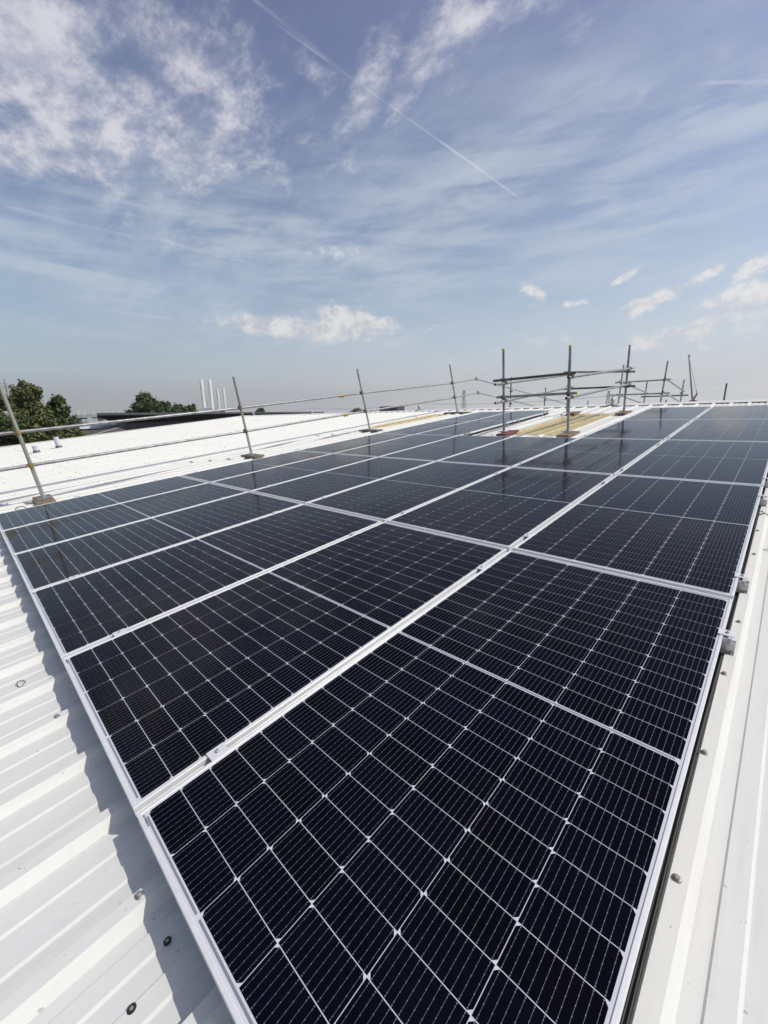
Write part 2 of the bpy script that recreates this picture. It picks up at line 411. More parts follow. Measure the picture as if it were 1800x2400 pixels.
warehouse = thing('warehouse_building', 'long warehouse under a shallow white ribbed metal roof carrying the solar array', 'building', (-11, 0, -7.6))
def roof_part(mb, name, mat, **kw):
    o = mb.build(name, mat, warehouse, **kw)
    o.matrix_parent_inverse = warehouse.matrix_world.inverted()
    o.matrix_basis = RX.copy()
    return o
sm = MB(); sm.strip(rib_profile(), Y0, 7.95, 1); sheet_lo = sm.mesh('roof_sheet', MAT['roof'])
sm = MB(); sm.strip(rib_profile(.0035), 7.80, YR - .02, 1); pf = rib_profile(.0035)
sm.add([(x, 7.80, z) for x, z in pf] + [(x, 7.80, z - .003) for x, z in pf], [(i_, i_ + len(pf), i_ + 1 + len(pf), i_ + 1) for i_ in range(len(pf) - 1)]); sheet_hi = sm.mesh('roof_sheet', MAT['roof'])
first_x = 4 * COVER
n_sheets = int((first_x - X_VERGE) / COVER) + 1
for i, sheet_mesh in [(i_, m_) for i_ in range(n_sheets) for m_ in (sheet_lo, sheet_hi)]:
    o = bpy.data.objects.new('roof_sheet', sheet_mesh); col.objects.link(o); o.parent = warehouse
    o.matrix_parent_inverse = warehouse.matrix_world.inverted()
    o.matrix_basis = RX @ Matrix.Translation((first_x - (i + 1) * COVER, 0, 0))
XL = first_x - n_sheets * COVER; XR = first_x
# ridge: black fillers in the pans, capping over them, the far slope behind
fl = MB(); fl.box(((XL + XR) / 2, YR - .33, (CROWN + PAN) / 2 - .004), (XR - XL, .05, abs(PAN - CROWN) + .006)); roof_part(fl, 'ridge_filler', MAT['filler'])
A2 = Matrix.Rotation(-2 * SLOPE, 3, 'X')
def far(x, y, z):
    """a point on the slope behind the ridge, y metres past the ridge, in the roof frame"""
    p = A2 @ Vector((0, y, z)); return (x, YR + p.y, -.095 + p.z + .095 * 1)
ridge_seg = 3.0; xr = XR
k = 0
while xr > XL:
    xa = max(xr - ridge_seg, XL)
    rc = MB(); lift = .0025 * (k % 2)
    pts = []
    for x in (xr + (.05 if k else 0), xa):
        pts += [(x, YR - .42, CROWN + .003 + lift - .014), (x, YR - .42, CROWN + .004 + lift), (x, YR - .10, CROWN + .006 + lift), (x, YR, CROWN + .016 + lift),
                (x, YR + .10, CROWN + .0 + lift), (x, YR + .42, CROWN - .075 + lift), (x, YR + .42, CROWN - .10 + lift)]
    rc.add(pts, [(i, i + 1, i + 8, i + 7) for i in range(6)])
    roof_part(rc, 'ridge_cap', MAT['roof']); xr = xa; k += 1
fs = MB(); p0 = A2 @ Vector((0, 0, PAN)); p1 = A2 @ Vector((0, 13.5, PAN))
fs.add([(XL, YR + .02, PAN - .01), (XR, YR + .02, PAN - .01), (XR, YR + p1.y, p1.z), (XL, YR + p1.y, p1.z)], [(0, 1, 2, 3)])
roof_part(fs, 'far_roof_slope', MAT['roof'])
# verge trim on the left, flashing strip where the sheets change
vt = MB(); vt.box((XL - .06, (Y0 + YR) / 2, CROWN - .05), (.16, YR - Y0, .13)); roof_part(vt, 'verge_trim', MAT['darkroof'])
vt = MB(); vt.box((XL + .10, (Y0 + YR) / 2, CROWN + .012), (.20, YR - Y0, .02)); roof_part(vt, 'verge_capping', MAT['roof'])
ft = MB(); ft.strip([(-9.72, PAN), (-9.70, CROWN + .010), (-9.44, CROWN + .016), (-9.42, CROWN - .01)], Y0, YR - .45); roof_part(ft, 'joint_flashing', MAT['flash'])
# walls of the warehouse under the roof
for name, pts in [('side_wall', [(XL, Y0 + .1), (XL, YR)]), ('side_wall', [(XR, Y0 + .1), (XR, YR)]), ('eaves_wall', [(XL, Y0 + .1), (XR, Y0 + .1)]),
                  ('side_wall', [(XL, YR), (XL, YR + 13.3)]), ('side_wall', [(XR, YR), (XR, YR + 13.3)])]:
    wl = MB(); vs = []
    for (x, y) in pts:
        top = L2W((x, y, PAN - .02)) if y <= YR else L2W((x, YR + (A2 @ Vector((0, y - YR, 0))).y, (A2 @ Vector((0, y - YR, PAN))).z - .02))
        vs += [top, Vector((top.x, top.y, -7.6))]
    wl.add(vs, [(0, 1, 3, 2)])
    o = wl.build(name, MAT['brick'], warehouse); o.matrix_parent_inverse = warehouse.matrix_world.inverted()
# rooflights laid over the sheets
def rooflight(sheet_k, y0, y1, mat, ribs=3, off=0):
    x0 = first_x - sheet_k * COVER + off * PITCH
    rl = MB(); rl.strip(rib_profile(.007, ribs, lap=True), y0, y1, 1)
    o = roof_part(rl, 'rooflight', mat)
    o.matrix_basis = RX @ Matrix.Translation((x0, 0, 0))
K = lambda x: int(round((first_x - x) / COVER))
rooflight(K(-4.05), 7.85, 11.5, MAT['grp'])
rooflight(K(-9.11), 8.6, 12.1, MAT['grp'], 2, 0)
rooflight(K(-20.25), 8.6, 12.6, MAT['grp2'], 2)
# bright end laps
for (x, y) in [(-5.4, 10.2)]: pass
# roofing screws on the crowns
sc = MB(); sc.lathe((0, 0, 0), [(.0115, 0), (.0115, .0015), (.0085, .004), (.0065, .0045), (.0065, .0095), (.0045, .0115)], 12); screw_mesh = sc.mesh('roof_screw', MAT['zinc2'], True)
spots = []
for k in range(int((XR - XL) / PITCH)):
    xc = XR - (k + 1) * PITCH + .0400
    if (round((xc - .04) / PITCH)) % 3: ys = [1.52 + 3.2 * j for j in range(4)] if xc < -7.2 else []
    elif xc > -.2: ys = [-.1, .39, .846, 1.301, 1.769, 2.224, 2.70, 3.142, 3.61, 4.089] + [4.55 + .46 * j for j in range(19)]
    else: ys = [-.085 + .457 * j for j in range(0 if xc > -6 else -4, 29)]
    for y in ys:
        spots.append((xc + random.uniform(-.006, .006), y + random.uniform(-.02, .02) * (0 if xc > -.5 else 1), CROWN))
spots.sort(key=lambda p: (p[0] - CAM_L[0]) ** 2 + (p[1] - CAM_L[1]) ** 2)
rest = MB()
for i, p in enumerate(spots):
    if i < 290:
        o = bpy.data.objects.new('roof_screw', screw_mesh); col.objects.link(o); o.parent = warehouse
        o.matrix_parent_inverse = warehouse.matrix_world.inverted(); o.matrix_basis = RX @ Matrix.Translation(p)
    else: rest.lathe(p, [(.017, 0), (.015, .004), (.008, .012)], 6)
roof_part(rest, 'roof_screw', MAT['zinc2'], kind='stuff')

# ------------------------------------------------------------------ solar panels
PW, PL = 1.150, 2.300; XP, YP = 1.177, 2.334
CWID, CLEN = .1838, .0907; CPX, CPY = .1858, .0930
def frame_mb():
    prof = [(.030, -.035), (0, -.035), (0, -.0235), (.0012, -.0225), (.0012, -.020), (0, -.019), (0, -.0010), (.0010, 0), (.0095, 0), (.0105, -.0008), (.0110, -.0030), (.0110, -.0335), (.030, -.0335)]
    m = MB(); n = len(prof); vs = []
    for sx, sy in ((-1, -1), (1, -1), (1, 1), (-1, 1)):
        for o, z in prof: vs.append((sx * (PW / 2 - o), sy * (PL / 2 - o), z))
    fs = []
    for k in range(4):
        j = (k + 1) % 4
        for i in range(n - 1): fs.append((k * n + i, k * n + i + 1, j * n + i + 1, j * n + i))
    m.add(vs, [tuple(reversed(f)) for f in fs]); return m
frame_mesh = frame_mb().mesh('frame', MAT['alu'])
bs = MB(); bs.box((0, 0, -.0055), (PW - .0222, PL - .0222, .005)); back_mesh = bs.mesh('backsheet', MAT['backsheet'])
def cell_shape(flip):
    ch = .0085; hx, hy = CWID / 2, CLEN / 2
    if not flip: out = [(-hx, -hy + ch), (-hx + ch, -hy), (hx - ch, -hy), (hx, -hy + ch), (hx, hy), (-hx, hy)]
    else: out = [(-hx, -hy), (hx, -hy), (hx, hy - ch), (hx - ch, hy), (-hx + ch, hy), (-hx, hy - ch)]
    return out
def cell_faces(mb, cx, cy, flip, z=-.0024):
    out = cell_shape(flip); n = 6
    vs = [(cx + x, cy + y, z) for x, y in out] + [(cx + x, cy + y, z - .0006) for x, y in out]
    fs = [tuple(range(n))] + [(i, n + i, n + (i + 1) % n, (i + 1) % n) for i in range(n)]
    mb.add(vs, fs)
    if mb.uv is None: mb.uv = []
    uvs = [(x / CWID + .5, y / CLEN + .5) for x, y in out]
    mb.uv += uvs
    for i in range(n): mb.uv += [uvs[i], uvs[i], uvs[(i + 1) % n], uvs[(i + 1) % n]]
cell_meshes = []
for fl_ in (False, True):
    m = MB(); cell_faces(m, 0, 0, fl_, 0); cell_meshes.append(m.mesh('solar_cell', MAT['cell']))
cells = []
for i in range(6):
    for j in range(24):
        cx = (i - 2.5) * CPX
        cy = (j - 11.5) * CPY + (.007 if j >= 12 else -.007)
        cells.append((cx, cy, i % 2 == 1))
allc = MB()
for cx, cy, f_ in cells: cell_faces(allc, cx, cy, f_)
allc_mesh = allc.mesh('solar_cell', MAT['cell'])
rb = MB(); rb.box((0, 0, -.0026), (.352, .005, .0008)); rib_end_mesh = rb.mesh('busbar_ribbon', MAT['ribbon'])
rb = MB(); rb.box((0, 0, -.0026), (1.09, .006, .0008)); rib_mid_mesh = rb.mesh('busbar_ribbon', MAT['ribbon'])
def child(name, mesh, parent, loc=(0, 0, 0), **kw):
    o = bpy.data.objects.new(name, mesh); col.objects.link(o); o.parent = parent; o.location = loc
    for k, v in kw.items(): o[k] = v
    return o
ROWN = ['row along the right roof edge', 'second row from the right edge', 'third row from the right edge', 'fourth row from the right edge', 'fifth row from the right edge', 'leftmost row by the guardrail']
COLN = ['nearest', 'second', 'third', 'fourth', 'farthest']
def pcenter(r, c): return Vector((.008 - PW / 2 - r * XP, PL / 2 - .011 + c * YP, 0))
def proj(p):
    q = Rl @ (np.array(p) - CAM_L); return FPX * q[0] / q[2], FPX * q[1] / q[2], q[2]
for r in range(6):
    for c in range(5):
        if r in (2, 3) and c >= 3: continue
        P = pcenter(r, c)
        lab = {0: 'nearest', 4: 'farthest'}.get(c, COLN[c] + ' from near end')
        t = thing('solar_panel', 'black solar panel, %s in the %s' % (lab, ROWN[r]), 'solar panel', P, 'solar panels laid in rows on the white roof', roof=True)
        child('frame', frame_mesh, t); child('backsheet', back_mesh, t)
        child('busbar_ribbon', rib_mid_mesh, t)
        for sy in (-1, 1):
            for x_ in (-.368, 0, .368): child('busbar_ribbon', rib_end_mesh, t, (x_, sy * 1.1292, 0))
        # size of one cell in the photograph
        a = proj(P + Vector((0, .3, 0))); ax = proj(P + Vector((CPX, .3, 0))); ay = proj(P + Vector((0, .3 + CPY, 0)))
        area = abs((ax[0] - a[0]) * (ay[1] - a[1]) - (ax[1] - a[1]) * (ay[0] - a[0])) if a[2] > 0 else 1e9
        if area > 75 or c == 0:
            for cx, cy, f_ in cells: child('solar_cell', cell_meshes[f_], t, (cx, cy, -.0024))
        else:
            child('solar_cell', allc_mesh, t, kind='stuff')
        if c == 0:
            lb = MB(); y = -PL / 2 + .0145
            for j, wd in enumerate([.004, .002, .003, .0025, .004, .003, .0035, .003, .002, .004]):
                lb.box((-PW / 2 + .020 + j * .0048, y, -.0024), (wd, .0048 if j != 3 else .003, .0004))
            lb.build('serial_label', MAT['ink'], t)

# clamps in the seams: a plate with a bolt, on a short rail
def mid_clamp(label):
    t = thing('mid_clamp', label, 'panel clamp', (0, 0, 0), 'clamps in the seams between solar panels', roof=True)
    g_ = XP - PW
    m = MB(); m.box((0, 0, .0030), (g_ + .020, .060, .0032)); m.build('plate', MAT['alu'], t, bevel=.0008)
    m = MB(); m.box((-g_ / 2 + .003, 0, -.016), (.003, .058, .035)); m.box((g_ / 2 - .003, 0, -.016), (.003, .058, .035)); m.box((0, 0, -.033), (g_ - .006, .058, .003)); m.build('web', MAT['mill'], t)
    m = MB(); m.lathe((0, 0, .0046), [(.0075, 0), (.0075, .0016), (.0055, .0022), (.0055, .0065), (.0045, .0075)], 6); m.build('bolt', MAT['zinc'], t)
    m = MB(); m.box((0, 0, -.0575), (.16, .040, .042)); m.build('mini_rail', MAT['mill'], t)
    return t
def end_clamp(label, side):
    """side=+1: panel lies to the left (-x)"""
    t = thing('end_clamp', label, 'panel clamp', (0, 0, 0), 'end clamps along the open panel edges', roof=True)
    m = MB(); m.box((side * .013, 0, .0030), (.056, .046, .0036)); m.build('plate', MAT['alu'], t, bevel=.0008)
    m = MB(); m.box((side * .0035, 0, -.016), (.003, .038, .036)); m.box((side * .0295, 0, -.016), (.003, .038, .036)); m.box((side * .0165, 0, -.0325), (.026, .038, .003)); m.build('leg', MAT['mill'], t)
    m = MB(); m.lathe((side * .0165, 0, .0048), [(.0085, 0), (.0085, .0018), (.0062, .0024), (.0062, .006), (.004, .0068)], 12); m.build('bolt', MAT['zinc'], t)
    m = MB(); m.box((side * -.02, 0, -.0570), (.135, .036, .040)); m.box((side * -.02, -.022, -.0785), (.135, .022, .0022)); m.box((side * -.02, .022, -.0785), (.135, .022, .0022))
    m.box((side * -.02, -.0165, -.0365), (.1352, .006, .003)); m.box((side * -.02, .0165, -.0365), (.1352, .006, .003)); m.build('mini_rail', MAT['mill'], t)
    m = MB(); m.lathe((side * .036, -.024, -.0774), [(.009, 0), (.009, .0015), (.006, .002), (.006, .0065)], 6); m.build('rail_screw', MAT['zinc'], t)
    return t
CL = [.243, .325 + 1.62]
proto = None
for s_ in range(1, 6):
    xs = .005 - PW - (XP - PW) / 2 - (s_ - 1) * XP
    n = 0
    for c in range(5):
        for dy in CL:
            y = c * YP - .006 + dy + .01
            # seams next to the gap in the array are open edges there
            if s_ == 3 and c >= 3: continue
            if s_ in (2, 4) and c >= 3: continue
            lab = 'silver clamp %s from the near end, %s panel seam from the right' % (ORD[n], ORD[s_ - 1])
            mtx = RX @ Matrix.Translation((xs, y, 0))
            if proto is None: proto = mid_clamp(lab); proto.matrix_world = mtx
            else: copy_tree(proto, mtx, lab)
            n += 1
protoR = None; n = 0
for c in range(5):
    for dy in CL:
        y = c * YP - .006 + dy + .01
        lab = 'end clamp %s from the near end, on the outer right panel edge' % ORD[n]
        mtx = RX @ Matrix.Translation((.005, y, 0))
        if protoR is None: protoR = end_clamp(lab, 1); protoR.matrix_world = mtx
        else: copy_tree(protoR, mtx, lab)
        n += 1
n = 0
for c in (3, 4):
    for dy in CL:
        y = c * YP - .006 + dy + .01
        copy_tree(protoR, RX @ Matrix.Translation((.005 - 4 * XP, y, 0)), 'end clamp %s from near end, panel edge left of the rooflight gap' % ORD[n])
        n += 1
protoL = None; n = 0
for c in (3, 4):
    for dy in CL:
        y = c * YP - .006 + dy + .01
        lab = 'end clamp %s from near end, panel edge right of the rooflight gap' % ORD[n]; mtx = RX @ Matrix.Translation((.005 - PW - XP, y, 0))
        if protoL is None: protoL = end_clamp(lab, -1); protoL.matrix_world = mtx
        else: copy_tree(protoL, mtx, lab)
        n += 1
n = 0
for c in range(5):
    for dy in CL:
        y = c * YP - .006 + dy + .01
        copy_tree(protoL, RX @ Matrix.Translation((.005 - PW - 5 * XP, y, 0)), 'end clamp %s from the near end, on the outer left panel edge' % ORD[n]); n += 1

# ------------------------------------------------------------------ scaffold tube work
TR = .0242
def local_thing(name, label, cat, base, group=None):
    return thing(name, label, cat, base, group, roof=True)
def tube_part(parent, base, a, b, name='tube', mat='steel', hollow=True, r=TR):
    m = MB(); a = Vector(a) - Vector(base); b = Vector(b) - Vector(base)
    m.tube(a, b, r, 16, hollow=hollow); return m.build(name, MAT[mat], parent, smooth=True)
def coupler_part(parent, base, p, axis1, axis2, mat='coupler'):
    """a double coupler: two collars at right angles with bolts"""
    m = MB(); p = Vector(p) - Vector(base); a1 = Vector(axis1).normalized(); a2 = Vector(axis2).normalized(); off = a1.cross(a2).normalized() * .026
    for a, o in ((a1, -off), (a2, off)):
        m.tube(p + o - a * .030, p + o + a * .030, TR + .0105, 14)
        side = a.cross(off).normalized()
        m.tube(p + o + side * .044 - off.normalized() * .034, p + o + side * .044 + off.normalized() * .040, .0105, 6)
        m.box(p + o + side * .042, (.028, .028, .028))
    m.box(p, (.034, .034, .034))
    return m.build('coupler', MAT[mat], parent, smooth=True)
def foot_part(parent, base, p, mat='steel'):
    m = MB(); p = Vector(p) - Vector(base)
    m.box(p + Vector((0, 0, .003)), (.19, .17, .007)); m.tube(p, p + Vector((0, 0, .05)), .019, 12)
    return m.build('base_plate', MAT[mat], parent)
UPL = RX.to_3x3().inverted() @ Vector((0, 0, 1))

# the guardrail along the left of the array
gbase = (-8.0, 5.0, -.04)
gr = local_thing('scaffold_guardrail', 'long two-rail scaffold tube guardrail leaning away along the left of the array', 'guardrail', gbase)
posts = [((-7.804, .599, -.04), (-7.819, .556, 1.582)), ((-7.952, 4.133, -.04), (-8.042, 4.103, 1.538)), ((-8.183, 7.867, -.04), (-8.378, 7.807, 1.565)), ((-8.196, 12.15, -.04), (-8.427, 12.137, 1.548))]
def lerp(a, b, t): return Vector(a).lerp(Vector(b), t)
ups, los = [], []
for i, (a, b) in enumerate(posts):
    a = Vector(a) + Vector((0, 0, .004))
    tube_part(gr, gbase, a, b, 'post', 'oldsteel' if i < 2 else 'steel'); foot_part(gr, gbase, a)
    # the brighter jack stem at the foot
    tube_part(gr, gbase, a, lerp(a, b, .27), 'jack_stem', 'mill', False, TR + .003)
    for hh, lst in ((.975, ups), (.493, los)):
        p = lerp(a, b, hh / 1.6); lst.append(p + Vector((-.052, 0, 0)))
        coupler_part(gr, gbase, p + Vector((-.026, 0, 0)), Vector(b) - a, (0, 1, 0), 'brass' if i == 0 else 'coupler')
for lst, endp in ((ups, (-8.43, 13.87, .985)), (los, (-8.33, 13.80, .49))):
    st = lst[0] - (lst[1] - lst[0]).normalized() * 2.6
    p_, q_ = lst[0], lst[1]
    j0 = lst[0] - (lst[1] - lst[0]).normalized() * (.50 if lst is los else .28)
    tube_part(gr, gbase, st, j0, 'rail', 'oldsteel')
    tube_part(gr, gbase, j0, lst[1] + (lst[2] - lst[1]).normalized() * .02, 'rail')
    j1 = lst[1].lerp(lst[2], .80)
    tube_part(gr, gbase, lst[1], j1, 'rail'); tube_part(gr, gbase, j1, lst[2], 'rail')
    tube_part(gr, gbase, lst[2], lst[3], 'rail'); tube_part(gr, gbase, lst[3], endp, 'rail')
    for j, mt in ((j0, 'brass'), (j1, 'brass')):
        m = MB(); d = (lst[1] - lst[0]).normalized(); q = j - Vector(gbase)
        m.tube(q - d * .085, q + d * .085, TR + .006, 14)
        for k in (-.05, .05): m.tube(q + d * k + Vector((0, 0, -.03)), q + d * k + Vector((0, 0, -.058)), .011, 6)
        m.box(q + Vector((0, 0, -.036)), (.03, .14, .014)); m.build('sleeve_coupler', MAT[mt], gr, smooth=True)
# cable tie tails on the posts
for i, (a, b) in enumerate(posts[:3]):
    p = lerp(a, b, .30) - Vector(gbase)
    m = MB(); m.path([p + Vector((0, 0, 0)), p + Vector((-.08, -.05, .015)), p + Vector((-.18, -.10, .05)), p + Vector((-.24, -.14, .08))], .0022, 5); m.build('wire_tie', MAT['backsheet'], gr)

# its continuation down the far side of the ridge
def W2L(p): return RX.inverted() @ Vector(p)
fbase = W2L((-8.4, 15, 1.0))
fg = local_thing('scaffold_guardrail', 'thin guardrail running down behind the ridge, left of the near cage', 'guardrail', fbase)
def wtube(par, base, a, b, name='rail', mat='steel'): return tube_part(par, base, W2L(a), W2L(b), name, mat)
FS = math.tan(SLOPE)
def far_z(y): return 1.22 - (y - 13.6) * FS - .10
R1a = L2W((-8.43, 13.80, .985)); R2a = L2W((-8.33, 13.74, .49))
for i, y in enumerate((16.1, 19.5, 25.4)):
    zb = far_z(y); tp = (-8.3 + .03, y - .05, zb + 1.55)
    wtube(fg, fbase, (-8.3, y, zb), tp, 'post', 'darksteel')
    for hh in (.99, .50): coupler_part(fg, fbase, W2L((-8.27, y, zb + hh)), (0, 0, 1), (0, 1, -.1), 'coupler')
wtube(fg, fbase, R1a, (-8.25, 30, far_z(30) + .985)); wtube(fg, fbase, R2a, (-8.25, 30, far_z(30) + .49))
for q in (R1a, R2a): coupler_part(fg, fbase, W2L(q) + Vector((0, 0, 0)), (0, 1, 0), (1, 0, .2), 'coupler')

# the cage round the rooflight gap
cb = (-3.5, 9.5, -.04)
cg = local_thing('scaffold_cage', 'square scaffold tube cage with two rails standing round the yellowed rooflight', 'scaffold guard', cb)
q = {1: ((-4.12, 7.789, -.04), (-4.187, 7.906, 1.572)), 2: ((-2.865, 7.89, -.04), (-2.932, 8.009, 1.481)), 3: ((-2.828, 11.342, -.04), (-2.851, 11.479, 1.474)), 4: ((-4.19, 11.36, -.04), (-4.235, 11.50, 1.40))}
for k_, (a, b) in q.items():
    a = Vector(a) + Vector((0, 0, .004))
    tube_part(cg, cb, a, b, 'post', 'steel'); foot_part(cg, cb, a)
    if k_ in (1, 2):
        d = (Vector(b) - Vector(a)).normalized(); m = MB(); p = Vector(b) - Vector(cb); m.tube(p - d * .03, p + d * .006, TR + .003, 14); m.build('end_cap', MAT['yellow'], cg)
def on(k_, hh): a, b = map(Vector, q[k_]); return a + (b - a).normalized() * hh
def rail_between(k1, h1, k2, h2, off1, off2, ext1=.2, ext2=.2, mat='steel'):
    a = on(k1, h1) + Vector(off1); b = on(k2, h2) + Vector(off2); d = (b - a).normalized()
    tube_part(cg, cb, a - d * ext1, b + d * ext2, 'rail', mat)
    for k_, hh, p in ((k1, h1, a), (k2, h2, b)):
        mid = (on(k_, hh) + p) / 2; up_ = Vector(q[k_][1]) - Vector(q[k_][0])
        coupler_part(cg, cb, mid, up_, d)
    return a - d * ext1, b + d * ext2
e = .051
rail_between(1, 1.03, 2, 1.05, (0, -e, 0), (0, -e, 0), .19, .12, 'darksteel')
a_, b_ = rail_between(1, .70, 2, .70, (0, -e, 0), (0, -e, 0), .12, .16)
d_ = (b_ - a_).normalized(); m = MB(); m.tube(b_ - Vector(cb) - d_ * .035, b_ - Vector(cb) + d_ * .006, TR + .003, 14); m.build('end_cap', MAT['yellow'], cg)
rail_between(1, .965, 4, .96, (e, 0, 0), (e, 0, 0), .45, .25)
rail_between(1, .62, 4, .64, (e, 0, 0), (e, 0, 0), .45, .25)
rail_between(2, .985, 3, .99, (e, 0, 0), (e, 0, 0), .18, .28)
rail_between(2, .63, 3, .63, (e, 0, 0), (e, 0, 0), .25, .22)
rail_between(4, 1.02, 3, .92, (0, e, 0), (0, e, 0), .15, .15)
rail_between(4, .60, 3, .58, (0, e, 0), (0, e, 0), .15, .18, 'darksteel')

# the cage on the far slope
fb = W2L((-3.3, 16, 1.0))
fc = local_thing('scaffold_cage', 'scaffold tube cage half hidden behind the ridge, right of the near cage', 'scaffold guard', fb)
def fpost(xa, xb, y, top, mat='steel'):
    wtube(fc, fb, (xa, y - .08, far_z(y)), (xb, y, top), 'post', mat)
fpost(-3.99, -3.96, 15.2, 2.452); fpost(-2.82, -2.77, 15.2, 2.451); fpost(-3.86, -3.83, 17.9, 2.01); fpost(-2.74, -2.71, 17.9, 2.005); fpost(-3.05, -3.04, 17.2, 1.33)
for a, b, mt in [((-4.13, 15.12, 1.905), (-2.62, 15.12, 1.90), 'steel'), ((-4.24, 15.12, 1.517), (-2.60, 15.12, 1.505), 'steel'), ((-3.99, 17.95, 1.484), (-2.54, 17.95, 1.478), 'darksteel'),
                 ((-2.73, 14.95, 1.93), (-2.70, 18.1, 1.62), 'steel'), ((-2.76, 14.95, 1.56), (-2.70, 18.1, 1.20), 'steel'), ((-3.93, 14.8, 1.93), (-3.80, 18.1, 1.60), 'steel'), ((-3.95, 14.8, 1.52), (-3.83, 18.1, 1.2), 'steel')]:
    wtube(fc, fb, a, b, 'rail', mt)
for p in [(-3.96, 15.15, 1.905), (-3.98, 15.15, 1.515), (-2.79, 15.15, 1.90), (-2.80, 15.15, 1.505), (-2.72, 17.9, 1.48), (-2.72, 17.85, 1.56), (-3.85, 17.9, 1.48)]:
    coupler_part(fc, fb, W2L(p), (0, 0, 1), (1, 0, 0))
# lone posts behind the ridge, on the right
o = local_thing('scaffold_post', 'lone steel scaffold post rising behind the ridge at the far right', 'scaffold post', W2L((-1.45, 17, far_z(17))))
tube_part(o, W2L((-1.45, 17, far_z(17))), W2L((-1.45, 16.95, far_z(17))), W2L((-1.455, 17, 1.775)), 'tube', 'darksteel')

# sole boards under the posts
def board(label, base, size, rotz, mat, group='timber sole boards under scaffold posts', tilt=0):
    t = local_thing('sole_board', label, 'timber board', base, group)
    m = MB(); n = 10; L_, W_, H_ = size; vs = []
    # a short plank with slightly worn, uneven outline
    rr = random.Random(hash(label) % 1000 if False else len(label))
    out = [(-W_ / 2, -L_ / 2), (W_ / 2, -L_ / 2 + .004), (W_ / 2, L_ / 2), (-W_ / 2 + .003, L_ / 2 - .006)]
    R_ = Matrix.Rotation(rotz, 3, 'Z') @ Matrix.Rotation(tilt, 3, 'Y')
    vs = [R_ @ Vector((x, y, -H_)) for x, y in out] + [R_ @ Vector((x, y, 0)) for x, y in out]
    m.add(vs, [(3, 2, 1, 0), (4, 5, 6, 7), (0, 1, 5, 4), (1, 2, 6, 5), (2, 3, 7, 6), (3, 0, 4, 7)])
    m.build('plank', MAT[mat], t, bevel=.004)
    return t
board('brown sole board under the nearest guardrail post, its sawn end to the panels', (-7.79, .59, -.040), (.74, .225, .038), math.radians(88), 'board')
board('weathered sole board under the second guardrail post', (-7.93, 4.13, -.040), (.62, .225, .038), math.radians(90), 'greyboard')
board('weathered sole board under the third guardrail post', (-8.17, 7.87, -.040), (.74, .225, .038), math.radians(90), 'greyboard')
board('thin grey sole board under the farthest guardrail post', (-8.20, 12.15, -.040), (1.0, .225, .038), math.radians(90), 'greyboard')
board('red painted sole board under the near left cage post', (-4.03, 7.78, -.040), (.62, .215, .038), math.radians(3), 'redboard')
board('brown sole board under the near right cage post', (-2.80, 7.74, -.040), (.52, .225, .038), math.radians(-2), 'board')
board('brown sole board under the far right cage post', (-2.80, 11.25, -.040), (.55, .225, .038), math.radians(-2), 'board')
board('brown sole board under the far left cage post, behind the rooflight', (-4.02, 11.36, -.040), (.55, .225, .038), math.radians(2), 'board')

# ------------------------------------------------------------------ small things on the roof
def loop(label, x, y, h, wid, r=.0035, z=PAN):
    t = local_thing('cable_loop', label, 'cable', (x, y, z), 'black cable loops poking out beside the leftmost row')
    pts = [(0, 0, 0), (-.01, .0, h * .8), (-.005, wid * .2, h), (.02, wid * .5, h * .95), (.05, wid * .9, h * .55), (.09, wid, h * .2), (.13, wid, -.01)]
    m = MB(); m.path(pts, r, 6); m.build('cable', MAT['black'], t, smooth=True)
loop('black cable loop beside the leftmost row, nearest the camera', -7.17, .22, .125, .16, .0055)
loop('small black cable loop beside the leftmost row, just past the first sole board', -7.20, .87, .10, .12, .0035)
loop('small black cable loop beside the leftmost row, past the second sole board', -7.24, 4.75, .10, .14, .0035)
# things dropped on the roof sheets
t = local_thing('wire_ring', 'small bent wire ring lying on the roof left of the array', 'wire ring', (-2.46, -.18, CROWN - .028))
m = MB(); m.path([(.030 * math.cos(a) , .016 * math.sin(a), .006 + .004 * math.sin(2 * a)) for a in np.linspace(0, 5.9, 22)], .0018, 5); m.build('wire', MAT['darksteel'], t)
for lab, x, y in [('larger dark rubber washer lying in shade by the front panel', -.842, -.054), ('smaller dark rubber washer in the sun below the front panel', -.780, -.150)]:
    t = local_thing('rubber_washer', lab, 'washer', (x + .006, y, PAN + .0042), 'rubber washers left on the roof')
    m = MB(); m.lathe((0, 0, 0), [(.0095, 0), (.0095, .002), (.006, .003)], 7 if 'larger' in lab else 12); m.build('rim', MAT['black'], t)
    m = MB(); m.lathe((0, 0, .0026), [(.0042, 0), (.004, .001), (.002, .0012)], 10); m.build('core', MAT['zinc2'], t)
t = local_thing('cable_tie', 'snipped dark cable tie lying on the roof right of the array', 'cable tie', (.155, 3.30, PAN + .004))
m = MB(); m.path([(-.05, .09, .004), (0, 0, .003), (.035, -.10, .006)], .0025, 5); m.path([(-.075, .03, .003), (-.01, .01, .006), (.05, -.09, .004)], .002, 5); m.build('strap', MAT['black'], t)
t = local_thing('loose_cable', 'black cable running out under the array at its right edge', 'cable', (.02, 3.95, CROWN))
m = MB(); m.path([(-.05, -.2, -.005), (-.01, .0, .008), (.03, .10, .008), (.07, .11, -.02), (.3, .10, -.026), (.8, .06, -.026)], .004, 6); m.build('cable', MAT['black'], t)
t = local_thing('shade_strip', 'added black strands deepening the dark shade under the right edge of the array', 'cable', (.01, 5.6, PAN))  # both cables are added, standing in for dark shade under the panel edge
